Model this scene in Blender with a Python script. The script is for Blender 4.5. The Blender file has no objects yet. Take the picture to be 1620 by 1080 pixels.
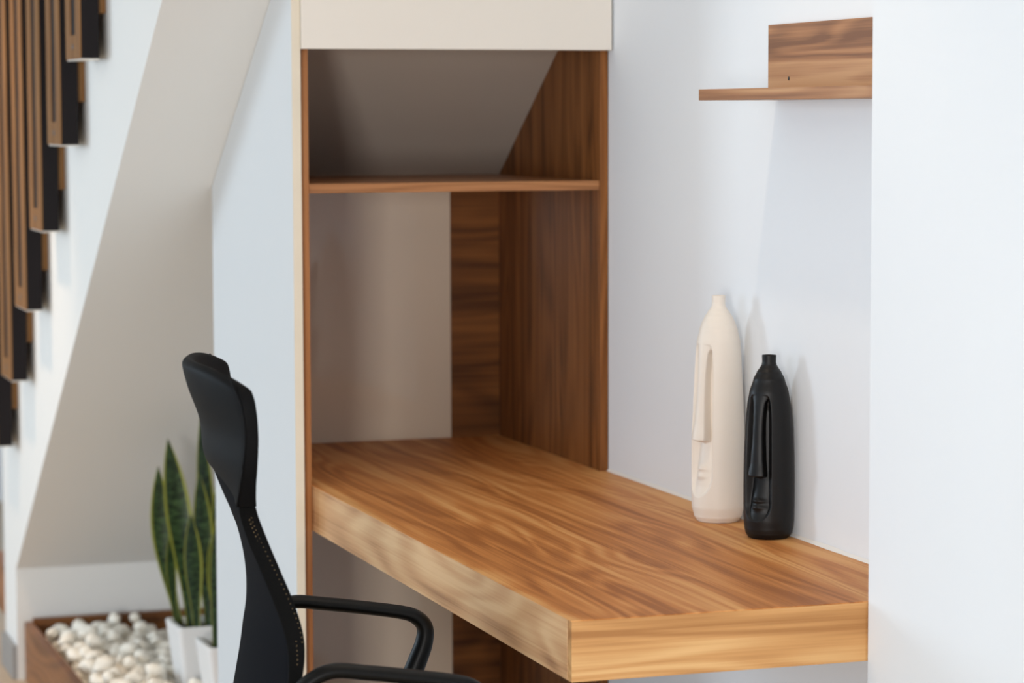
import bpy, bmesh, math, random
from mathutils import Vector, Matrix, noise
random.seed(7)
C = bpy.context.scene
COL = C.collection
PI = math.pi
FLOOR = -0.09

# ------------------------------------------------------------------ camera
cam_d = bpy.data.cameras.new('camera')
cam_d.sensor_width = 36.0
cam_d.lens = 4278.6 / 1620 * 36
cam_d.clip_start = 0.05
cam = bpy.data.objects.new('camera', cam_d)
COL.objects.link(cam)
_f = Vector((0.31444059, 0.94555504, -0.08398087))
_r = Vector((0.94881468, -0.31581627, -0.00328419))
_u = Vector((0.0296279, 0.0786496, 0.99646196))
M = Matrix.Identity(4)
for i in range(3):
    M[i][0] = _r[i]; M[i][1] = _u[i]; M[i][2] = -_f[i]
M[2][3] = 1.47312
cam.matrix_world = M
cam_d.dof.use_dof = True
cam_d.dof.focus_distance = 4.35
cam_d.dof.aperture_fstop = 4.5
C.camera = cam

# ------------------------------------------------------------------ world, lights, exposure
w = bpy.data.worlds.new('World'); C.world = w; w.use_nodes = True
bg = w.node_tree.nodes['Background']
bg.inputs[0].default_value = (0.66, 0.83, 1.0, 1); bg.inputs[1].default_value = 0.60
C.view_settings.view_transform = 'Standard'
C.view_settings.look = 'None'
C.view_settings.gamma = 1.0
C.view_settings.use_curve_mapping = False
C.view_settings.exposure = 0.0

def area_light(name, loc, target, sx, sy, power, color):
    d = bpy.data.lights.new(name, 'AREA'); d.shape = 'RECTANGLE'; d.size = sx; d.size_y = sy
    d.energy = power; d.color = color
    o = bpy.data.objects.new(name, d); COL.objects.link(o)
    o.location = loc
    o.rotation_euler = (Vector(target) - Vector(loc)).to_track_quat('-Z', 'Y').to_euler()
    return o
# daylight from the glazing behind and to the left of the camera, and from the side of the room
area_light('window_light_front', (-2.2, -2.6, 1.2), (1.5, 4.6, 0.9), 1.1, 1.5, 222, (1.0, 0.98, 0.955))
area_light('window_light_left', (-4.2, 2.0, 1.45), (1.7, 4.6, 1.0), 3.6, 1.9, 70, (0.66, 0.82, 1.0))
area_light('window_light_side', (-2.6, 8.2, 1.40), (1.7, 4.6, 1.0), 0.9, 1.4, 72, (0.70, 0.86, 1.0))
# recessed ceiling downlight above the desk
sp = bpy.data.lights.new('downlight', 'SPOT'); sp.energy = 16; sp.color = (1.0, 0.80, 0.58)
sp.spot_size = math.radians(95); sp.spot_blend = 0.6; sp.shadow_soft_size = 0.04
so = bpy.data.objects.new('downlight', sp); COL.objects.link(so)
so.location = (1.30, 4.0, 2.58)
# added warm fill spot, not a known fixture, over the foot of the stairs
sp2 = bpy.data.lights.new('warm_fill_stairs', 'SPOT'); sp2.energy = 75; sp2.color = (1.0, 0.70, 0.44)
sp2.spot_size = math.radians(62); sp2.spot_blend = 0.7; sp2.shadow_soft_size = 0.06
so2 = bpy.data.objects.new('warm_fill_stairs', sp2); COL.objects.link(so2)
so2.location = (0.35, 6.9, 2.58)
so2.rotation_euler = (Vector((0.95, 7.15, 0.0)) - Vector(so2.location)).to_track_quat('-Z', 'Y').to_euler()

# ------------------------------------------------------------------ materials
def lin(r, g, b):
    f = lambda c: c / 12.92 if c <= 0.04045 else ((c + 0.055) / 1.055) ** 2.4
    return (f(r / 255), f(g / 255), f(b / 255), 1)

def mat(name, col, rough=0.5, spec=0.5, metal=0.0, coat=0.0, bump=None, var=0.0, vscale=6.0, coat_rough=0.03):
    m = bpy.data.materials.new(name); m.use_nodes = True
    nt = m.node_tree; b = nt.nodes['Principled BSDF']
    b.inputs['Base Color'].default_value = col
    b.inputs['Roughness'].default_value = rough
    b.inputs['Specular IOR Level'].default_value = spec
    b.inputs['Metallic'].default_value = metal
    b.inputs['Coat Weight'].default_value = coat
    b.inputs['Coat Roughness'].default_value = coat_rough
    tc = nt.nodes.new('ShaderNodeTexCoord')
    if var > 0:
        n = nt.nodes.new('ShaderNodeTexNoise'); n.inputs['Scale'].default_value = vscale; n.inputs['Detail'].default_value = 4
        nt.links.new(tc.outputs['Object'], n.inputs['Vector'])
        mx = nt.nodes.new('ShaderNodeMixRGB'); mx.blend_type = 'MIX'
        mx.inputs[1].default_value = tuple(c * (1 - var) for c in col[:3]) + (1,)
        mx.inputs[2].default_value = tuple(min(1, c * (1 + var)) for c in col[:3]) + (1,)
        nt.links.new(n.outputs['Fac'], mx.inputs[0]); nt.links.new(mx.outputs[0], b.inputs['Base Color'])
    if bump:
        n = nt.nodes.new('ShaderNodeTexNoise'); n.inputs['Scale'].default_value = bump[0]; n.inputs['Detail'].default_value = 3
        nt.links.new(tc.outputs['Object'], n.inputs['Vector'])
        bp = nt.nodes.new('ShaderNodeBump'); bp.inputs['Strength'].default_value = bump[1]; bp.inputs['Distance'].default_value = 0.002
        nt.links.new(n.outputs['Fac'], bp.inputs['Height']); nt.links.new(bp.outputs[0], b.inputs['Normal'])
    return m

def wood(name, axis, dark, mid, light, seed=0.0, rough=0.42, band=9.0, spec=0.32, coat=0.0):
    """laminate with grain running along one axis: broad cathedral bands, fibres and pores"""
    m = bpy.data.materials.new(name); m.use_nodes = True
    nt = m.node_tree; L = nt.links; b = nt.nodes['Principled BSDF']
    N = lambda t: nt.nodes.new(t)
    tc = N('ShaderNodeTexCoord')
    def mapped(along, across, off):
        mp = N('ShaderNodeMapping')
        s = [across] * 3; s['XYZ'.index(axis)] = along
        mp.inputs['Scale'].default_value = s
        mp.inputs['Location'].default_value = (off, off * 1.7, off * 0.6)
        L.new(tc.outputs['Object'], mp.inputs['Vector'])
        return mp.outputs[0]
    broad = N('ShaderNodeTexNoise'); broad.inputs['Scale'].default_value = 1.0; broad.inputs['Detail'].default_value = 3
    broad.inputs['Roughness'].default_value = 0.55; broad.inputs['Distortion'].default_value = 0.25
    L.new(mapped(0.42, band, seed), broad.inputs['Vector'])
    rings = N('ShaderNodeMath'); rings.operation = 'MULTIPLY'; rings.inputs[1].default_value = 26.0
    cath = N('ShaderNodeTexNoise'); cath.inputs['Scale'].default_value = 1.0; cath.inputs['Detail'].default_value = 1.5
    cath.inputs['Distortion'].default_value = 0.4
    L.new(mapped(1.0, band * 0.45, seed + 3.1), cath.inputs['Vector'])
    L.new(cath.outputs['Fac'], rings.inputs[0])
    sn = N('ShaderNodeMath'); sn.operation = 'SINE'
    m2 = N('ShaderNodeMath'); m2.operation = 'MULTIPLY'; m2.inputs[1].default_value = 2.6
    L.new(rings.outputs[0], m2.inputs[0]); L.new(m2.outputs[0], sn.inputs[0])
    fine = N('ShaderNodeTexNoise'); fine.inputs['Scale'].default_value = 1.0; fine.inputs['Detail'].default_value = 4
    L.new(mapped(2.6, 260.0, seed + 7.7), fine.inputs['Vector'])
    a1 = N('ShaderNodeMath'); a1.operation = 'MULTIPLY_ADD'; a1.inputs[1].default_value = 0.075
    L.new(sn.outputs[0], a1.inputs[0]); L.new(broad.outputs['Fac'], a1.inputs[2])
    med = N('ShaderNodeTexNoise'); med.inputs['Scale'].default_value = 1.0; med.inputs['Detail'].default_value = 5
    med.inputs['Roughness'].default_value = 0.65
    L.new(mapped(1.0, band * 5.0, seed + 11.3), med.inputs['Vector'])
    a15 = N('ShaderNodeMath'); a15.operation = 'MULTIPLY_ADD'; a15.inputs[1].default_value = 0.34
    L.new(med.outputs['Fac'], a15.inputs[0]); L.new(a1.outputs[0], a15.inputs[2])
    a2 = N('ShaderNodeMath'); a2.operation = 'MULTIPLY_ADD'; a2.inputs[1].default_value = 0.28
    L.new(fine.outputs['Fac'], a2.inputs[0]); L.new(a15.outputs[0], a2.inputs[2])
    ramp = N('ShaderNodeValToRGB'); cr = ramp.color_ramp
    cr.elements[0].position = 0.60; cr.elements[0].color = dark
    cr.elements[1].position = 1.0; cr.elements[1].color = light
    e = cr.elements.new(0.79); e.color = mid
    L.new(a2.outputs[0], ramp.inputs[0])
    L.new(ramp.outputs[0], b.inputs['Base Color'])
    b.inputs['Roughness'].default_value = rough
    b.inputs['Specular IOR Level'].default_value = spec
    b.inputs['Coat Weight'].default_value = coat
    b.inputs['Coat Roughness'].default_value = 0.25
    bp = N('ShaderNodeBump'); bp.inputs['Strength'].default_value = 0.12; bp.inputs['Distance'].default_value = 0.0006
    L.new(fine.outputs['Fac'], bp.inputs['Height']); L.new(bp.outputs[0], b.inputs['Normal'])
    return m

WD, WM, WL = lin(164, 101, 52), lin(202, 132, 72), lin(226, 168, 106)
M_deskY = wood('wood_desk_length', 'Y', WD, WM, WL, 0.3, band=17, rough=0.5, spec=0.15)
M_deskside = wood('wood_desk_side', 'Y', lin(150, 102, 66), lin(206, 156, 108), lin(230, 188, 140), 5.2, rough=0.26, band=13, spec=0.4)
M_deskX = wood('wood_desk_end', 'X', lin(170, 118, 68), lin(202, 150, 94), lin(222, 178, 122), 2.2, band=20)
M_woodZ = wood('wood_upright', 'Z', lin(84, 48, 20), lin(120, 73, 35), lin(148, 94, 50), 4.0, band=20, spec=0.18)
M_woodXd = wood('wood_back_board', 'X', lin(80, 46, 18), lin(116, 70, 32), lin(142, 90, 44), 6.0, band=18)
M_woodXs = wood('wood_shelf', 'X', lin(134, 88, 52), lin(166, 112, 70), lin(188, 134, 88), 1.4, band=28)
M_woodYs = wood('wood_wall_shelf', 'Y', lin(122, 80, 50), lin(166, 116, 76), lin(196, 150, 106), 8.1, band=24)
M_post = wood('wood_post', 'Z', lin(140, 86, 46), lin(164, 106, 60), lin(180, 122, 74), 9.0, band=16)
M_planter = wood('wood_planter', 'Y', lin(104, 64, 36), lin(134, 86, 50), lin(156, 104, 64), 3.3, band=9)
M_slatwood = wood('wood_slat_edge', 'Z', lin(112, 76, 44), lin(136, 96, 58), lin(152, 112, 72), 2.9, band=14, rough=0.7, spec=0.15)

M_wall = mat('white_wall_paint', lin(234, 238, 242), 0.75, 0.3, bump=(220, 0.05), var=0.012, vscale=2.5)
M_partition = mat('partition_panel', lin(217, 219, 220), 0.7, 0.3, bump=(220, 0.05), var=0.012, vscale=2.5)
M_ceiling = mat('ceiling_paint', lin(238, 238, 236), 0.85, 0.2)
M_soffit = mat('soffit_paint', lin(232, 230, 226), 0.85, 0.2, var=0.015, vscale=2)
M_trim = mat('raw_board_edge', lin(226, 214, 194), 0.65, 0.3, var=0.10, vscale=9)
M_floor = mat('beige_floor_tile', lin(200, 176, 148), 0.35, 0.4, var=0.05, vscale=4)
M_base = mat('grey_baseboard', lin(150, 148, 146), 0.5)
M_cream = mat('cream_laminate', lin(230, 222, 211), 0.35, 0.4)
M_gloss = mat('cream_gloss_panel', lin(222, 204, 182), 0.30, 0.5, coat=0.9)
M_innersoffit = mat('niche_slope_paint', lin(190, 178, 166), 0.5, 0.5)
M_blackslat = mat('black_slat', lin(30, 26, 27), 0.7, 0.15)
M_darkmetal = mat('dark_screw', lin(36, 30, 26), 0.4)
M_vwhite = mat('white_ceramic', lin(230, 220, 208), 0.5, 0.35, bump=(300, 0.04))
M_vblack = mat('black_ceramic', lin(16, 15, 15), 0.45, 0.3, bump=(400, 0.05))
M_leather = mat('black_leather', lin(14, 14, 15), 0.6, 0.07, bump=(420, 0.12))
M_mesh = mat('black_mesh_fabric', lin(9, 11, 17), 0.9, 0.1, bump=(900, 0.35))
M_border = mat('black_perforated_border', lin(8, 8, 8), 0.75, 0.1, bump=(700, 0.6))
M_stitch = mat('tan_stitching', lin(128, 106, 74), 0.7)
M_plastic = mat('black_plastic', lin(7, 7, 7), 0.45, 0.18)
M_chrome = mat('chrome', lin(180, 180, 182), 0.2, metal=1.0)
M_stone = mat('white_pebble', lin(250, 242, 228), 0.8, 0.3, bump=(60, 0.25), var=0.05, vscale=14)
M_pot = mat('white_pot', lin(238, 236, 234), 0.4, 0.5)
M_soil = mat('dark_soil', lin(52, 38, 28), 0.95, 0.1, bump=(90, 0.8), var=0.3, vscale=60)
M_caulk = mat('white_caulk', lin(240, 236, 230), 0.6)
M_green = mat('green_foliage', lin(70, 110, 40), 0.5)
M_brownwood = wood('wood_first_step', 'X', lin(120, 76, 44), lin(160, 106, 66), lin(180, 126, 80), 6.6)

def leaf_mat():
    m = bpy.data.materials.new('snake_plant_leaf'); m.use_nodes = True
    nt = m.node_tree; L = nt.links; b = nt.nodes['Principled BSDF']
    uv = nt.nodes.new('ShaderNodeUVMap'); uv.uv_map = 'UVMap'
    sx = nt.nodes.new('ShaderNodeSeparateXYZ'); L.new(uv.outputs[0], sx.inputs[0])
    # wavy bands across the leaf
    mp = nt.nodes.new('ShaderNodeMapping'); mp.inputs['Scale'].default_value = (1.4, 26, 1)
    L.new(uv.outputs[0], mp.inputs['Vector'])
    n = nt.nodes.new('ShaderNodeTexNoise'); n.inputs['Scale'].default_value = 1.6; n.inputs['Detail'].default_value = 4
    n.inputs['Distortion'].default_value = 0.8
    L.new(mp.outputs[0], n.inputs['Vector'])
    r = nt.nodes.new('ShaderNodeValToRGB')
    r.color_ramp.elements[0].position = 0.38; r.color_ramp.elements[0].color = lin(16, 32, 15)
    r.color_ramp.elements[1].position = 0.68; r.color_ramp.elements[1].color = lin(72, 98, 58)
    L.new(n.outputs['Fac'], r.inputs[0])
    # yellow margins
    a = nt.nodes.new('ShaderNodeMath'); a.operation = 'SUBTRACT'; a.inputs[1].default_value = 0.5; L.new(sx.outputs[0], a.inputs[0])
    ab = nt.nodes.new('ShaderNodeMath'); ab.operation = 'ABSOLUTE'; L.new(a.outputs[0], ab.inputs[0])
    st = nt.nodes.new('ShaderNodeMapRange'); st.inputs[1].default_value = 0.36; st.inputs[2].default_value = 0.42
    L.new(ab.outputs[0], st.inputs[0])
    mx = nt.nodes.new('ShaderNodeMixRGB'); mx.inputs[2].default_value = lin(158, 160, 66)
    L.new(st.outputs[0], mx.inputs[0]); L.new(r.outputs[0], mx.inputs[1])
    L.new(mx.outputs[0], b.inputs['Base Color'])
    b.inputs['Roughness'].default_value = 0.42
    return m
M_leaf = leaf_mat()

# ------------------------------------------------------------------ mesh helpers
class MB:
    def __init__(self): self.v = []; self.f = []; self.uv = []
    def add(self, vs, fs):
        o = len(self.v); self.v += [Vector(p) for p in vs]; self.f += [tuple(i + o for i in f) for f in fs]; return self
    def box(self, x0, x1, y0, y1, z0, z1):
        vs = [(x, y, z) for z in (z0, z1) for y in (y0, y1) for x in (x0, x1)]
        return self.add(vs, [(0, 2, 3, 1), (4, 5, 7, 6), (0, 1, 5, 4), (2, 6, 7, 3), (0, 4, 6, 2), (1, 3, 7, 5)])
    def prism_x(self, poly, x0, x1):          # poly of (y, z), extruded along X
        n = len(poly)
        vs = [(x0, y, z) for y, z in poly] + [(x1, y, z) for y, z in poly]
        fs = [tuple(range(n)), tuple(range(2 * n - 1, n - 1, -1))]
        fs += [(i, i + n, (i + 1) % n + n, (i + 1) % n) for i in range(n)]
        return self.add(vs, fs)
    def prism_z(self, poly, z0, z1):
        n = len(poly)
        vs = [(x, y, z0) for x, y in poly] + [(x, y, z1) for x, y in poly]
        fs = [tuple(range(n - 1, -1, -1)), tuple(range(n, 2 * n))]
        fs += [(i, (i + 1) % n, (i + 1) % n + n, i + n) for i in range(n)]
        return self.add(vs, fs)
    def loft(self, rings, cap=True):
        n = len(rings[0]); vs = [p for r in rings for p in r]; fs = []
        for k in range(len(rings) - 1):
            for i in range(n):
                j = (i + 1) % n
                fs.append((k * n + i, k * n + j, (k + 1) * n + j, (k + 1) * n + i))
        if cap:
            fs.append(tuple(range(n - 1, -1, -1))); fs.append(tuple(range((len(rings) - 1) * n, len(rings) * n)))
        return self.add(vs, fs)
    def tube(self, pts, r, n=12, side=None, r2=None):
        """sweep along pts; r in-plane radius (number or list), r2 radius along `side` axis"""
        pts = [Vector(p) for p in pts]; k = len(pts)
        rr = r if isinstance(r, (list, tuple)) else [r] * k
        q2 = r2 if isinstance(r2, (list, tuple)) else [r2] * k
        rings = []
        for i, p in enumerate(pts):
            t = (pts[min(i + 1, k - 1)] - pts[max(i - 1, 0)]).normalized()
            s = Vector(side) if side else (Vector((0, 0, 1)) if abs(t.z) < 0.9 else Vector((1, 0, 0)))
            s = (s - t * s.dot(t)).normalized(); b = t.cross(s)
            a2 = q2[i] if q2[i] else rr[i]
            rings.append([p + s * (a2 * math.cos(2 * PI * j / n)) + b * (rr[i] * math.sin(2 * PI * j / n)) for j in range(n)])
        return self.loft(rings)
    def lathe(self, prof, cx=0, cy=0, n=32):
        rings = [[(cx + r * math.cos(2 * PI * j / n), cy + r * math.sin(2 * PI * j / n), z) for j in range(n)] for r, z in prof]
        return self.loft(rings)

def tag(o, label=None, cat=None, group=None, kind=None):
    if label: o['label'] = label
    if cat: o['category'] = cat
    if group: o['group'] = group
    if kind: o['kind'] = kind
    return o

def obj(name, mb, m, parent=None, bevel=0.0, smooth=False, origin=None, seg=2, local=False, label=None):
    """one mesh object; vertices are given in world space unless local=True"""
    me = bpy.data.meshes.new(name)
    if parent is not None and not local:
        off = parent.matrix_world.translation.copy() if parent.parent else Vector(parent.location)
        if parent.parent:
            off = Vector(parent.parent.location) + Vector(parent.location)
    elif parent is None and origin is None:
        xs = [v.x for v in mb.v]; ys = [v.y for v in mb.v]; zs = [v.z for v in mb.v]
        off = Vector(((min(xs) + max(xs)) / 2, (min(ys) + max(ys)) / 2, min(zs)))
    else:
        off = Vector(origin) if origin is not None else Vector((0, 0, 0))
    me.from_pydata([tuple(v - off) for v in mb.v], [], mb.f)
    bm = bmesh.new(); bm.from_mesh(me); bmesh.ops.recalc_face_normals(bm, faces=bm.faces); bm.to_mesh(me); bm.free()
    if smooth:
        for p in me.polygons: p.use_smooth = True
    for mm in (m if isinstance(m, (list, tuple)) else [m]): me.materials.append(mm)
    o = bpy.data.objects.new(name, me); COL.objects.link(o)
    if parent is not None: o.parent = parent
    else: o.location = off
    if bevel:
        bv = o.modifiers.new('bevel', 'BEVEL'); bv.width = bevel; bv.segments = seg; bv.limit_method = 'ANGLE'; bv.angle_limit = math.radians(35)
    if label: o['label'] = label
    return o

def thing(name, label, cat, loc=(0, 0, 0), rz=0.0, group=None):
    o = bpy.data.objects.new(name, None); o.empty_display_size = 0.1; COL.objects.link(o)
    o.location = loc; o.rotation_euler = (0, 0, rz)
    return tag(o, label, cat, group)

def struct(name, mb, m, bevel=0.0, label=None):
    o = obj(name, mb, m, None, bevel); o['kind'] = 'structure'
    if label: o['label'] = label
    return o

# ------------------------------------------------------------------ key dimensions
DZ = 0.75                    # desk top
XL, XR = 1.2852, 1.9051      # desk left edge, alcove wall
XN = 1.752                   # nearer wall plane
YN, YC, YB = 3.6, 5.1084, 5.7652   # desk end, niche front, niche back
XWL = 1.2478                 # outer face of the white side wall
XS = 1.033                   # stringer face
def soffit(y): return 1.326 + (5.818 - y) * 0.671

# ------------------------------------------------------------------ setting
struct('floor', MB().box(-5, 4, -5, 11, FLOOR - 0.1, FLOOR), M_floor, label='beige floor')
struct('ceiling', MB().box(-4.0, 4, -2.6, 11, 2.62, 2.72), M_ceiling, label='white ceiling')
struct('wall_right', MB().prism_z([(XN, -5), (2.3, -5), (2.3, 11), (XR, 11), (XR, YN - 0.003), (XN, YN - 0.003)], FLOOR, 2.62), M_wall,
       label='white wall with the shallow alcove behind the desk')
struct('wall_back', MB().box(-5, 2.3, 11, 11.1, FLOOR, 2.62), M_wall, label='white wall at the far end of the room')
# white partition closing the side of the niche
zt = lambda y: soffit(y) - 0.002
struct('wall_left', MB().prism_x([(5.09, FLOOR), (5.83, FLOOR), (5.83, zt(5.83)), (5.09, zt(5.09))], XWL, 1.2645), M_partition,
       label='white partition wall beside the niche, cut by the slope of the stairs')
struct('trim_1', MB().box(XWL, 1.2645, 5.086, 5.0898, FLOOR, zt(5.09)), M_trim, label='pale beige edge strip of the partition')

# ------------------------------------------------------------------ staircase
st = thing('staircase', 'white plastered staircase rising over the planter with a grey sloping underside', 'staircase', (1.45, 7.0, FLOOR))
YT = 4.75                     # upper end, above the frame
poly = [(7.464, FLOOR), (7.464, soffit(7.464)), (YT, soffit(YT)), (YT, soffit(YT) + 0.57), (7.70, soffit(7.70) + 0.57), (7.70, FLOOR)]
obj('stair_body', MB().prism_x(poly, XS, XR - 0.002), M_soffit, st)
obj('first_step', MB().box(XS + 0.002, XR - 0.004, 7.702, 8.02, 0.045, 0.185), M_brownwood, st, bevel=0.002, label='brown wooden lowest step')
obj('baseboard', MB().box(XS - 0.013, XS - 0.001, 7.47, 7.70, FLOOR + 0.001, 0.005), M_base, st, label='grey baseboard strip')

# ------------------------------------------------------------------ slats hung along the stairs
def make_slat(y0, zb, label):
    x0, x1 = 0.9715, 1.0135
    t = thing('stair_slat', label, 'slat', ((x0 + x1) / 2, y0 + 0.095, zb), group='vertical slats along the staircase')
    ztop = 2.60
    obj('slat_core', MB().box(x0 + 0.003, x1, y0, y0 + 0.19, zb, ztop), M_blackslat, t)
    fr = MB()
    fr.box(x0, x0 + 0.0028, y0, y0 + 0.064, zb + 0.052, ztop)
    fr.box(x0, x0 + 0.0028, y0 + 0.128, y0 + 0.19, zb + 0.052, ztop)
    fr.box(x0, x0 + 0.0028, y0, y0 + 0.19, zb, zb + 0.052)
    obj('edge_frame', fr, M_slatwood, t, label='tan wooden edge with a slot')
    scw = MB()
    n = 12
    scw.loft([[(xx, y0 + 0.095 + rr * math.cos(2 * PI * i / n), zb + 0.027 + rr * math.sin(2 * PI * i / n)) for i in range(n)]
              for xx, rr in ((x0 - 0.0012, 0.006), (x0 - 0.0002, 0.008))])
    obj('screw', scw, M_darkmetal, t)
    obj('bottom_cap', MB().box(x0 + 0.003, x1, y0 + 0.001, y0 + 0.189, zb - 0.003, zb - 0.0002), M_cream, t, label='pale underside')
    obj('mounting_batten', MB().box(x1 + 0.0005, XS - 0.0005, y0 + 0.02, y0 + 0.17, zb + 0.098, ztop), M_slatwood, t, label='tan wooden batten')
    return t
names = ['hung highest, with the widest black face', 'second from the right of the row', 'third from the right of the row',
         'fourth from the right of the row', 'fifth from the right of the row', 'hung lowest, at the far left edge']
for k, (yy, zz) in enumerate([(5.876, 1.595), (6.166, 1.405), (6.472, 1.197), (6.756, 0.989), (7.040, 0.786), (7.341, 0.580)]):
    make_slat(yy, zz, 'black stair slat with tan wooden edge, ' + names[k])

# ------------------------------------------------------------------ built-in niche cabinet
cab = thing('niche_cabinet', 'built-in walnut niche under the stairs with one shelf and a cream top panel', 'cabinet', (1.585, 5.43, FLOOR))
so_in = lambda y: soffit(y) - 0.026
Xi0, Xi1 = 1.2852, 1.8868
def side(x0, x1): return MB().prism_x([(YC, FLOOR), (YB, FLOOR), (YB, so_in(YB)), (YC, so_in(YC) + 0.0)], x0, x1)
obj('side_panel', side(1.2655, Xi0 - 0.0004), M_post, cab, bevel=0.0006)
obj('side_panel', side(Xi1, XR - 0.0015), M_woodZ, cab, bevel=0.0006)
obj('back_panel', MB().box(Xi0, 1.7728, YB, YB + 0.016, FLOOR, soffit(YB) - 0.012), M_gloss, cab, label='glossy cream back panel')
obj('back_board', MB().box(1.7732, XR - 0.002, YB - 0.001, YB + 0.016, FLOOR, soffit(YB) - 0.012), M_woodXd, cab, label='dark walnut strip with horizontal grain')
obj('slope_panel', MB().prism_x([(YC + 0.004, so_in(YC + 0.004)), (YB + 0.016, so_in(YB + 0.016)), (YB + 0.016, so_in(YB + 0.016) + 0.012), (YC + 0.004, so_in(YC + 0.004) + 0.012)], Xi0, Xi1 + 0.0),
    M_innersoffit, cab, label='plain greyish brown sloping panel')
obj('shelf', MB().box(Xi0 + 0.0005, Xi1 - 0.0005, YC + 0.004, YB - 0.012, 1.3195, 1.338), M_woodXs, cab, bevel=0.0006)
obj('top_panel', MB().box(1.2652, 1.9005, 5.0784, 5.0980, 1.598, soffit(5.098) - 0.005), M_cream, cab, bevel=0.0008, label='cream laminate top panel')

# ------------------------------------------------------------------ desk
T = 0.09
desk = thing('desk', 'thick walnut floating desk top running from the niche along the alcove wall', 'desk', (1.6, 4.68, DZ - T))
obj('desktop', MB().box(XL, XR - 0.001, YN, YB - 0.002, DZ - 0.0015, DZ), M_deskY, desk)
obj('end_panel', MB().box(XL + 0.0006, XR - 0.001, YN + 0.0003, YN + 0.018, DZ - T, DZ - 0.0015), M_deskX, desk, bevel=0.0006)
obj('side_panel', MB().box(XL + 0.0003, XL + 0.018, YN + 0.0184, YB - 0.002, DZ - T, DZ - 0.0015), M_deskside, desk, bevel=0.0006)
obj('bottom_panel', MB().box(XL + 0.0184, XR - 0.001, YN + 0.0184, YB - 0.002, DZ - T + 0.001, DZ - T + 0.018), M_deskY, desk)
# caulk bead where the worktop meets the alcove wall
ca = MB(); pts = []
rings = []
k = 60
for i in range(k + 1):
    yy = YN + 0.01 + (YC - 0.002 - YN - 0.01) * i / k
    a = 0.0055 + 0.0015 * noise.noise(Vector((0, yy * 9, 0)))
    rings.append([(XR - 0.0005, yy, DZ + 0.0002), (XR - 0.0005 - a, yy, DZ + 0.0002), (XR - 0.0005, yy, DZ + a)])
ca.loft(rings)
obj('caulk_bead', ca, M_caulk, desk, label='thin white caulk line')

# ------------------------------------------------------------------ wall shelf
ws = thing('wall_shelf', 'L-shaped walnut wall shelf mounted high on the alcove wall', 'shelf', (1.83, 3.94, 1.494))
obj('shelf_board', MB().box(1.7592, XR - 0.0005, YN + 0.001, 4.2800, 1.4941, 1.5128), M_woodYs, ws, bevel=0.0006)
obj('upright_panel', MB().box(1.887, XR - 0.0005, YN + 0.001, 4.2796, 1.5129, 1.6222), M_woodYs, ws, bevel=0.0006)
hole = MB(); hole.loft([[(xx, 4.193 + rr * math.cos(2 * PI * i / 12), 1.5303 + rr * math.sin(2 * PI * i / 12)) for i in range(12)] for xx, rr in ((1.8862, 0.0028), (1.8869, 0.0034))])
obj('screw_hole', hole, M_darkmetal, ws, label='small dark screw hole')

# ------------------------------------------------------------------ face vases
def sstep(a, b, x):
    t = max(0.0, min(1.0, (x - a) / (b - a))); return t * t * (3 - 2 * t)
def interp(tab, x):
    for (x0, y0), (x1, y1) in zip(tab, tab[1:]):
        if x <= x1:
            t = (x - x0) / (x1 - x0) if x1 > x0 else 0
            t = max(0, min(1, t)); t = t * t * (3 - 2 * t) * 0.5 + t * 0.5
            return y0 + (y1 - y0) * t
    return tab[-1][1]

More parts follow.
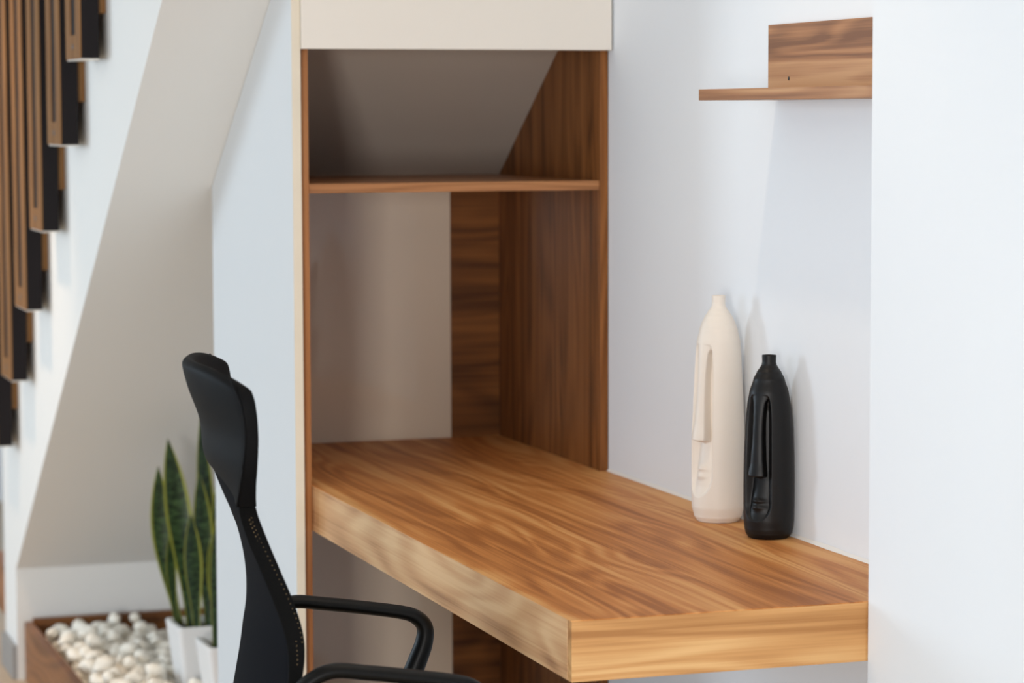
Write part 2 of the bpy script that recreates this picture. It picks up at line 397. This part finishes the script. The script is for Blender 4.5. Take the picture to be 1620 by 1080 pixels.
def vase_mesh(H, R, prof, facedir, nose_h, lip_h, bot):
    """body of revolution with two deep eye sockets either side of a broad nose, and a mouth in the hollow below it"""
    nA, nZ = 380, 320
    mb = MB(); rings = []
    for k in range(nZ + 1):
        h = k / nZ; z = h * H
        r0 = interp(prof, h) * R
        ring = []
        for j in range(nA):
            th = -PI + 2 * PI * j / nA            # angle from the face direction
            a_ = abs(th); r = r0
            if bot - 0.03 < h < 0.80 and a_ < 1.0:
                half = 0.66
                if h > 0.62: half *= math.sqrt(max(0.0, 1 - ((h - 0.62) / 0.17) ** 2.4)) * 0.25 + 0.75 if h < 0.79 else 0.0
                if h < bot + 0.10: half *= math.sqrt(max(0.0, 1 - ((bot + 0.10 - h) / 0.10) ** 2)) if h > bot else 0.0
                if half > 0.02:
                    ins = 1 - sstep(half - 0.10, half + 0.015, a_)
                    fl = interp([(bot, 0.97), (bot + 0.05, 0.84), (lip_h, 0.76), (nose_h - 0.03, 0.66), (nose_h + 0.04, 0.56), (0.70, 0.56), (0.755, 0.66), (0.785, 0.98)], h)
                    rf = fl * r0
                    m = math.exp(-(th / 0.30) ** 2)
                    rf += m * r0 * (0.07 * math.exp(-((h - lip_h) / 0.05) ** 2)
                                    + 0.085 * math.exp(-((h - lip_h - 0.017) / 0.011) ** 2) + 0.075 * math.exp(-((h - lip_h + 0.018) / 0.012) ** 2))
                    rf = min(rf, r0 * 0.99)
                    r = r0 + (rf - r0) * ins
                    if h > nose_h - 0.012:
                        wn = interp([(nose_h, 0.41), (nose_h + 0.02, 0.41), (nose_h + 0.10, 0.34), (0.56, 0.30), (0.64, 0.30), (0.70, 0.34), (0.745, 0.40), (0.775, 0.56), (0.80, 0.8)], h)
                        dn = interp([(nose_h, 1.15), (nose_h + 0.02, 1.13), (nose_h + 0.08, 1.06), (0.54, 1.02), (0.66, 1.01), (0.73, 1.0), (0.80, 1.0)], h) * r0
                        e = a_ / wn
                        rn = dn * (1 - 0.09 * min(1.0, e) ** 2)
                        g = (1 - sstep(0.80, 1.12, e)) * sstep(nose_h - 0.012 * (1 - min(1, e)), nose_h + 0.010, h)
                        if rn > r: r = r + (rn - r) * g
            a = facedir + th
            ring.append((r * math.cos(a), r * math.sin(a), z))
        rings.append(ring)
    # inside of the neck
    rt = interp(prof, 1.0) * R
    for rr, zz in ((rt * 0.97, H + 0.0008), (rt * 0.80, H + 0.0006), (rt * 0.74, H - 0.004), (rt * 0.72, H - 0.045), (rt * 0.3, H - 0.05)):
        rings.append([(rr * math.cos(facedir - PI + 2 * PI * j / nA), rr * math.sin(facedir - PI + 2 * PI * j / nA), zz) for j in range(nA)])
    mb.loft(rings)
    return mb
# profile: height fraction -> radius fraction
prof_w = [(0.0, 0.74), (0.006, 0.80), (0.025, 0.90), (0.07, 0.985), (0.18, 1.0), (0.30, 1.0), (0.405, 0.985), (0.52, 0.945), (0.63, 0.90), (0.72, 0.865), (0.795, 0.815), (0.85, 0.715), (0.88, 0.63), (0.907, 0.525), (0.93, 0.40), (0.945, 0.305), (0.957, 0.26), (0.97, 0.245), (1.0, 0.25)]
prof_b = [(0.0, 0.76), (0.007, 0.83), (0.03, 0.92), (0.055, 0.955), (0.105, 0.99), (0.20, 1.0), (0.31, 1.0), (0.45, 0.985), (0.59, 0.945), (0.67, 0.905), (0.73, 0.865), (0.80, 0.78), (0.87, 0.625), (0.91, 0.485), (0.935, 0.36), (0.95, 0.295), (0.965, 0.275), (1.0, 0.285)]
vw = obj('face_vase', vase_mesh(0.401, 0.0475, prof_w, math.radians(197), 0.36, 0.225, 0.115), M_vwhite, None, smooth=True, origin=(0, 0, 0))
vw.location = (1.8525, 4.412, DZ)
tag(vw, 'tall white ceramic vase sculpted as an abstract face', 'vase', 'face vases on the desk')
vb = obj('face_vase', vase_mesh(0.312, 0.0430, prof_b, math.radians(215), 0.342, 0.195, 0.10), M_vblack, None, smooth=True, origin=(0, 0, 0))
vb.location = (1.861, 4.210, DZ)
tag(vb, 'shorter black ceramic vase sculpted as an abstract face', 'vase', 'face vases on the desk')

# ------------------------------------------------------------------ office chair (local frame: x forward, y to the far side)
ch = thing('office_chair', 'black high-back office chair with leather headrest and loop armrests, facing the desk', 'chair', (1.10, 3.82, FLOOR), math.radians(-8))
ROWS = [(0.50, -0.205, -0.222, 0.050, 0.215), (0.56, -0.198, -0.215, 0.052, 0.225), (0.62, -0.188, -0.205, 0.052, 0.230),
        (0.686, -0.1784, -0.1950, 0.050, 0.230), (0.720, -0.1742, -0.1940, 0.046, 0.230), (0.753, -0.1752, -0.1985, 0.036, 0.220),
        (0.794, -0.1861, -0.2115, 0.022, 0.195), (0.834, -0.2014, -0.2262, 0.012, 0.167), (0.877, -0.2183, -0.2430, 0.006, 0.153),
        (0.920, -0.2335, -0.2550, 0.012, 0.165), (0.951, -0.2365, -0.2532, 0.026, 0.188), (0.985, -0.2362, -0.2502, 0.040, 0.210),
        (1.030, -0.2352, -0.2470, 0.048, 0.220), (1.074, -0.2385, -0.2525, 0.058, 0.220), (1.098, -0.2450, -0.2610, 0.056, 0.207), (1.118, -0.2550, -0.2690, 0.052, 0.185)]
def row(z):
    z = max(ROWS[0][0], min(ROWS[-1][0], z))
    for i in range(len(ROWS) - 1):
        a, b = ROWS[i], ROWS[i + 1]
        if z <= b[0]:
            p = ROWS[max(0, i - 1)]; q = ROWS[min(len(ROWS) - 1, i + 2)]
            t = (z - a[0]) / (b[0] - a[0]); h = b[0] - a[0]
            out = []
            for c in range(1, 5):
                m0 = (b[c] - p[c]) / max(1e-6, b[0] - p[0]) * h; m1 = (q[c] - a[c]) / max(1e-6, q[0] - a[0]) * h
                t2, t3 = t * t, t * t * t
                out.append((2 * t3 - 3 * t2 + 1) * a[c] + (t3 - 2 * t2 + t) * m0 + (-2 * t3 + 3 * t2) * b[c] + (t3 - t2) * m1)
            return out
def shell(zlow, zhigh, grow, nz, kmax=1.0, round_top=0.0, thick_add=0.0):
    """closed shell of the backrest between zlow(k) and zhigh(k), grown outwards by `grow`"""
    nk = 28; rings = []
    ks = [-1 + 2 * i / nk for i in range(nk + 1)]
    for i in range(nz + 1):
        t = i / nz
        front, back = [], []
        for k in ks:
            z = zlow(k) + (zhigh(k) - zlow(k)) * t
            uf, ub, sg, wd = row(z)
            th = uf - ub; mid = (uf + ub) / 2 - sg * (1 - k * k)
            half = th / 2 + grow + thick_add * (1 - k * k)
            if round_top:
                d = (zhigh(k) - z)
                if d < round_top: half *= math.sqrt(max(0.02, 1 - ((round_top - d) / round_top) ** 2))
            ed = 1 - abs(k)
            v = k * (wd + grow) * kmax
            front.append((mid + half, v, z - FLOOR)); back.append((mid - half, v, z - FLOOR))
        rings.append(front + back[::-1])
    return MB().loft(rings)
fb = obj('backrest', shell(lambda k: 0.50, lambda k: 1.00, -0.002, 60), M_mesh, ch, local=True, bevel=0.003, smooth=False)
for p in fb.data.polygons: p.use_smooth = True
hl = lambda k: 0.922 + 0.045 * (1 - k * k) ** 0.8
hh = lambda k: 1.120 - 0.020 * (abs(k) ** 5)
hd = obj('headrest', shell(hl, hh, 0.0035, 40, round_top=0.012), M_leather, ch, local=True, bevel=0.005, seg=3, label='smooth black leather headrest pad')
for p in hd.data.polygons: p.use_smooth = True
# seam piping round the headrest back, near its edges
for sgn in (-1, 1):
    pts = []
    for i in range(31):
        z = 0.926 + (1.108 - 0.926) * i / 30
        uf, ub, sg, wd = row(z); pts.append((ub - 0.0038, sgn * (wd + 0.0028), z - FLOOR))
    obj('headrest_piping', MB().tube(pts, 0.0016, 8), M_leather, ch, local=True, smooth=True)
# perforated border strips on both flanks and their stitching
for sgn in (-1, 1):
    rings = []
    for i in range(61):
        z = 0.505 + (0.923 - 0.505) * i / 60
        uf, ub, sg, wd = row(z)
        v0, v1 = sgn * (wd - 0.003), sgn * (wd + 0.0018)
        fl = -0.018 * sgn
        rings.append([(ub - 0.0015, v0, z - FLOOR), (ub - 0.0015, v1, z - FLOOR), (uf + 0.0015, v1, z - FLOOR), (uf + 0.0015, v0 + fl, z - FLOOR)])
    bs = obj('side_border', MB().loft(rings), M_border, ch, local=True, bevel=0.001, label='perforated black border strip')
    stc = MB()
    def dot(u, v, z):
        stc.add([(u + a, v + sgn * b, z + c) for a, b, c in ((-0.0006, 0, -0.0009), (0.0006, 0, -0.0009), (0.0006, 0, 0.0009), (-0.0006, 0, 0.0009), (0, 0.0005, 0))],
                [(0, 1, 4), (1, 2, 4), (2, 3, 4), (3, 0, 4), (3, 2, 1, 0)])
    z = 0.908
    while z > 0.735:
        uf, ub, sg, wd = row(z)
        t = (0.908 - z) / 0.173
        f = 0.62 + 0.30 * sstep(0, 1, t)
        dot(ub + (uf - ub) * f, sgn * (wd + 0.0017), z - FLOOR)
        if z > 0.80: dot(ub + (uf - ub) * (f - 0.12), sgn * (wd + 0.0017), z - 0.003 - FLOOR)
        z -= 0.0062
    for i in range(6):
        z = 0.742 - i * 0.0062
        uf, ub, sg, wd = row(z); dot(ub + (uf - ub) * 0.55, sgn * (wd + 0.0017), z - FLOOR)
    obj('stitching', stc, M_stitch, bs, local=True, label='tan dotted stitching')
# loop armrests
def smooth_path(pts, n=8):
    pts = [Vector(p) for p in pts]; out = []
    for i in range(len(pts) - 1):
        p0 = pts[max(0, i - 1)]; p1 = pts[i]; p2 = pts[i + 1]; p3 = pts[min(len(pts) - 1, i + 2)]
        for j in range(n):
            t = j / n
            out.append(0.5 * ((2 * p1) + (p2 - p0) * t + (2 * p0 - 5 * p1 + 4 * p2 - p3) * t * t + (3 * p1 - p0 - 3 * p2 + p3) * t ** 3))
    out.append(pts[-1]); return out
for sgn in (1, -1):
    prof = [(-0.10, 0.43, .20), (-0.125, 0.455, .235), (-0.165, 0.52, .262), (-0.188, 0.60, .268), (-0.191, 0.655, .27), (-0.180, 0.686, .27), (-0.142, 0.707, .27), (-0.09, 0.703, .27), (-0.03, 0.695, .27), (0.030, 0.6855, .27), (0.056, 0.677, .27), (0.071, 0.660, .27), (0.070, 0.636, .27),
            (0.060, 0.608, .27), (0.047, 0.575, .27), (0.033, 0.53, .268), (0.020, 0.47, .255), (0.01, 0.432, .22), (0.0, 0.42, .16)]
    pp = smooth_path([(a, sgn * c, b - FLOOR) for a, b, c in prof], 6)
    n = len(pp); rin = []
    for i in range(n):
        t = i / (n - 1)
        rin.append(0.0105 + 0.0055 * sstep(0.45, 0.78, t))
    obj('armrest', MB().tube(pp, rin, 16, side=(0, 1, 0), r2=[0.017] * n), M_plastic, ch, local=True, smooth=True)
# seat, mechanism and base (below the frame of the picture)
def rounded_slab(x0, x1, y0, y1, zc, th, r=0.08, n=8, crown=0.015):
    loop = []
    for cx, cy, a0 in ((x1 - r, y1 - r, 0), (x0 + r, y1 - r, PI / 2), (x0 + r, y0 + r, PI), (x1 - r, y0 + r, 1.5 * PI)):
        for i in range(n + 1):
            a = a0 + PI / 2 * i / n; loop.append((cx + r * math.cos(a), cy + r * math.sin(a)))
    mx, my = (x0 + x1) / 2, (y0 + y1) / 2; rings = []
    for sc, dz in ((0.9, -th / 2), (0.98, -th / 2 + 0.012), (1.0, 0), (0.985, th / 2 - 0.014), (0.93, th / 2), (0.5, th / 2 + crown * 0.7), (0.1, th / 2 + crown)):
        rings.append([(mx + (x - mx) * sc, my + (y - my) * sc, zc + dz) for x, y in loop])
    return MB().loft(rings)
Zf = -FLOOR
obj('seat', rounded_slab(-0.17, 0.30, -0.235, 0.235, 0.445 + Zf, 0.07), M_mesh, ch, local=True, smooth=True)
obj('back_bracket', MB().tube(smooth_path([(-0.245, 0, 0.60 + Zf), (-0.25, 0, 0.48 + Zf), (-0.20, 0, 0.395 + Zf), (-0.05, 0, 0.39 + Zf)]), 0.010, 10, side=(0, 1, 0), r2=0.03), M_plastic, ch, local=True, smooth=True)
obj('seat_mechanism', MB().box(-0.08, 0.10, -0.07, 0.07, 0.355 + Zf, 0.408 + Zf), M_plastic, ch, local=True, bevel=0.01)
obj('gas_lift', MB().lathe([(0.026, 0.10), (0.026, 0.30), (0.015, 0.302), (0.015, 0.36 + Zf)]), M_plastic, ch, local=True)
obj('hub', MB().lathe([(0.02, 0.07), (0.045, 0.075), (0.045, 0.115), (0.03, 0.13)]), M_plastic, ch, local=True)
for k in range(5):
    a = 2 * PI * k / 5 + 0.3; dx, dy = math.cos(a), math.sin(a)
    obj('leg', MB().tube([(0.03 * dx, 0.03 * dy, 0.100), (0.15 * dx, 0.15 * dy, 0.092), (0.29 * dx, 0.29 * dy, 0.068)], [0.016, 0.014, 0.010], 10), M_plastic, ch, local=True, smooth=True)
    cs = MB()
    for s in (-1, 1):
        cx, cy = 0.29 * dx - s * 0.014 * dy, 0.29 * dy + s * 0.014 * dx
        rings = []
        for off, rr in ((-0.009, 0.019), (-0.006, 0.0255), (0.006, 0.0255), (0.009, 0.019)):
            rings.append([(cx - off * dy + rr * math.cos(2 * PI * i / 20) * dx, cy + off * dx + rr * math.cos(2 * PI * i / 20) * dy, 0.0262 + rr * math.sin(2 * PI * i / 20)) for i in range(20)])
        cs.loft(rings)
    cs.tube([(0.29 * dx, 0.29 * dy, 0.026), (0.29 * dx, 0.29 * dy, 0.062)], 0.006, 8)
    obj('caster', cs, M_plastic, ch, local=True, smooth=False)

# ------------------------------------------------------------------ planter box with stones
PX0, PX1, PY0, PY1, PZ = 1.050, 1.80, 6.05, 7.445, 0.0755
pl = thing('planter_box', 'low walnut planter box of white stones on the floor under the stairs', 'planter', ((PX0 + PX1) / 2, (PY0 + PY1) / 2, FLOOR))
bt = 0.022
obj('side_board', MB().box(PX0, PX0 + bt, PY0, PY1, FLOOR + 0.001, PZ), M_planter, pl, bevel=0.001)
obj('side_board', MB().box(PX1 - bt, PX1, PY0, PY1, FLOOR + 0.001, PZ), M_planter, pl, bevel=0.001)
obj('end_board', MB().box(PX0 + bt + .0005, PX1 - bt - .0005, PY0, PY0 + bt, FLOOR + 0.001, PZ), M_deskX, pl, bevel=0.001)
obj('end_board', MB().box(PX0 + bt + .0005, PX1 - bt - .0005, PY1 - bt, PY1, FLOOR + 0.001, PZ + 0.010), M_woodXd, pl, bevel=0.001)
BED = 0.005
obj('bed', MB().box(PX0 + bt + .0005, PX1 - bt - .0005, PY0 + bt + .0005, PY1 - bt - .0005, FLOOR + 0.002, BED), M_stone, pl, label='pale gravel bed')

# ------------------------------------------------------------------ snake plants in white square pots
def pot_and_plant(cx, cy, s, z0, z1, rz, label, leaves):
    t = thing('snake_plant', label, 'plant', (cx, cy, z0), 0, 'snake plants in white pots')
    def ring(sz, z, inset=0.0):
        r = 0.012; h = sz / 2 - inset; out = []
        for qx, qy, a0 in ((1, 1, 0), (-1, 1, PI / 2), (-1, -1, PI), (1, -1, 1.5 * PI)):
            for i in range(5):
                a = a0 + PI / 2 * i / 4
                x = qx * (h - r) + r * math.cos(a); y = qy * (h - r) + r * math.sin(a)
                out.append((cx + x * math.cos(rz) - y * math.sin(rz), cy + x * math.sin(rz) + y * math.cos(rz), z))
        return out
    H = z1 - z0
    pm = MB().loft([ring(s * 0.72, z0), ring(s * 0.74, z0 + 0.004), ring(s, z1 - 0.003), ring(s * 0.985, z1), ring(s, z1, 0.012), ring(s * 0.95, z1 - 0.03, 0.012), ring(s * 0.9, z1 - 0.04, 0.04)])
    obj('pot', pm, M_pot, t, label='white tapered square pot')
    sm = MB().loft([ring(s * 0.93, z1 - 0.030, 0.014), ring(s * 0.93, z1 - 0.016, 0.014), ring(s * 0.3, z1 - 0.010, 0.014)])
    obj('soil', sm, M_soil, t)
    for (bx, by, tx, ty, tz, wd, face, bend) in leaves:
        n, m = 26, 8
        b = Vector((bx, by, z1 - 0.022)); tip = Vector((tx, ty, tz))
        vs, fs, uvs = [], [], []
        ax = Vector((math.cos(face), math.sin(face), 0)); nr = Vector((-math.sin(face), math.cos(face), 0))
        for side_ in (0, 1):
            for i in range(n + 1):
                t_ = i / n
                p = b.lerp(tip, t_) + ax * (bend * math.sin(PI * t_)) 
                ww = wd * (0.36 + 0.64 * sstep(0.05, 0.62, t_)) * (max(0.0, 1 - max(0.0, (t_ - 0.55) / 0.45) ** 2.4)) * 0.5 + 0.0004
                tw = 0.25 * t_
                a2 = ax * math.cos(tw) + nr * math.sin(tw); n2 = nr * math.cos(tw) - ax * math.sin(tw)
                for j in range(m + 1):
                    q = -1 + 2 * j / m
                    cup = (1 - q * q) * ww * 0.45 * (1 - 0.6 * t_)
                    thick = 0.0022 * (1 - q * q) * (1 if side_ == 0 else -1)
                    vs.append(p + a2 * (q * ww) + n2 * (cup + thick)); uvs.append((j / m, t_))
        o2 = (n + 1) * (m + 1)
        for side_ in (0, 1):
            for i in range(n):
                for j in range(m):
                    a = side_ * o2 + i * (m + 1) + j
                    f = (a, a + 1, a + m + 2, a + m + 1)
                    fs.append(f if side_ else f[::-1])
        for i in range(n):                       # close the margins
            for j in (0, m):
                a = i * (m + 1) + j
                fs.append((a, a + m + 1, o2 + a + m + 1, o2 + a))
        me_b = MB().add(vs, fs)
        lo = obj('leaf', me_b, M_leaf, t, smooth=True)
        uvl = lo.data.uv_layers.new(name='UVMap')
        for lp in lo.data.loops: uvl.data[lp.index].uv = uvs[lp.vertex_index]
    return t
# (base x, base y, tip x, tip y, tip z, width, facing angle, sideways bend)
A_leaves = [
    (1.348, 6.60, 1.293, 6.60, 0.672, 0.068, -0.10, 0.004),
    (1.330, 6.66, 1.274, 6.63, 0.600, 0.052, -0.25, -0.014),
    (1.316, 6.63, 1.299, 6.62, 0.436, 0.028, 0.1, -0.004),
    (1.395, 6.62, 1.388, 6.66, 0.715, 0.050, 0.2, 0.006),
    (1.352, 6.555, 1.334, 6.53, 0.490, 0.052, 0.15, 0.000),
    (1.385, 6.57, 1.362, 6.56, 0.590, 0.054, 0.0, 0.002),
    (1.410, 6.60, 1.412, 6.58, 0.560, 0.050, -0.4, 0.010),
]
pot_and_plant(1.375, 6.60, 0.158, 0.030, 0.208, math.radians(1.5), 'tall snake plant in a white square pot, farther back in the planter', A_leaves)
B_leaves = [
    (1.343, 6.30, 1.372, 6.34, 0.560, 0.044, 0.15, -0.004),
    (1.372, 6.330, 1.350, 6.36, 0.465, 0.036, -0.1, -0.006),
    (1.392, 6.330, 1.392, 6.320, 0.500, 0.050, -0.1, 0.006),
    (1.400, 6.37, 1.420, 6.37, 0.540, 0.045, 0.3, 0.0),
]
pot_and_plant(1.393, 6.325, 0.158, 0.030, 0.208, math.radians(1.0), 'snake plant with pale striped leaves in the white pot nearest the partition', B_leaves)

# white stones: every stone an object
def stone_mesh(seed):
    bm = bmesh.new(); bmesh.ops.create_icosphere(bm, subdivisions=3, radius=1.0)
    rnd = random.Random(seed); off = Vector((seed * 3.7, seed * 1.3, seed * 2.1))
    planes = [(Vector((rnd.uniform(-1, 1), rnd.uniform(-1, 1), rnd.uniform(-1, 1))).normalized(), rnd.uniform(0.62, 0.86)) for _ in range(7)]
    sx, sy, sz = rnd.uniform(0.95, 1.25), rnd.uniform(0.75, 1.0), rnd.uniform(0.62, 0.82)
    for v in bm.verts:
        p = v.co.copy()
        for nrm, d in planes:
            e = p.dot(nrm) - d
            if e > 0: p -= nrm * e * 0.85
        p *= 1 + 0.12 * noise.noise(p * 1.6 + off) + 0.04 * noise.noise(p * 5 + off)
        v.co = Vector((p.x * sx, p.y * sy, p.z * sz))
    zmin = min(v.co.z for v in bm.verts)
    for v in bm.verts: v.co.z -= zmin
    me = bpy.data.meshes.new('white_stone'); bm.to_mesh(me); bm.free()
    for p in me.polygons: p.use_smooth = True
    me.materials.append(M_stone)
    return me
stones = [stone_mesh(s + 1) for s in range(8)]
first = True
rnd = random.Random(11)
placed = []
def put_stone(x, y, z, r):
    o = bpy.data.objects.new('white_stone', stones[rnd.randrange(8)]); COL.objects.link(o)
    o.location = (x, y, z); o.scale = (r, r, r)
    o.rotation_euler = (rnd.uniform(-0.25, 0.25), rnd.uniform(-0.25, 0.25), rnd.uniform(0, 2 * PI))
    tag(o, 'white rounded stone lying in the walnut planter box', 'stone', 'white stones in the planter box')
def fill(count, z, rmin, rmax, gap, x0, x1, y0, y1, lst, tries=20000):
    n = 0
    for _ in range(tries):
        if n >= count: break
        r = rnd.uniform(rmin, rmax)
        x = rnd.uniform(x0 + 1.25 * r, x1 - r); y = rnd.uniform(y0 + r, y1 - 1.25 * r)
        bad = False
        for (cx, cy, h) in ((1.375, 6.60, 0.082), (1.393, 6.325, 0.082)):
            if abs(x - cx) < h + r * 0.9 and abs(y - cy) < h + r * 0.9: bad = True
        if bad: continue
        if any((x - a) ** 2 + (y - b) ** 2 < (gap * (r + c)) ** 2 for a, b, c in lst): continue
        lst.append((x, y, r)); put_stone(x, y, z, r); n += 1
l1 = []; l2 = []; l3 = []
fill(150, BED + 0.007, 0.020, 0.032, 0.93, PX0 + bt + 0.004, 1.46, 6.12, PY1 - bt - 0.004, l1)
fill(95, BED + 0.038, 0.020, 0.031, 0.97, PX0 + bt + 0.006, 1.40, 6.15, PY1 - bt - 0.02, l2)
fill(32, BED + 0.064, 0.019, 0.028, 1.3, PX0 + bt + 0.02, 1.36, 6.20, PY1 - bt - 0.03, l3)
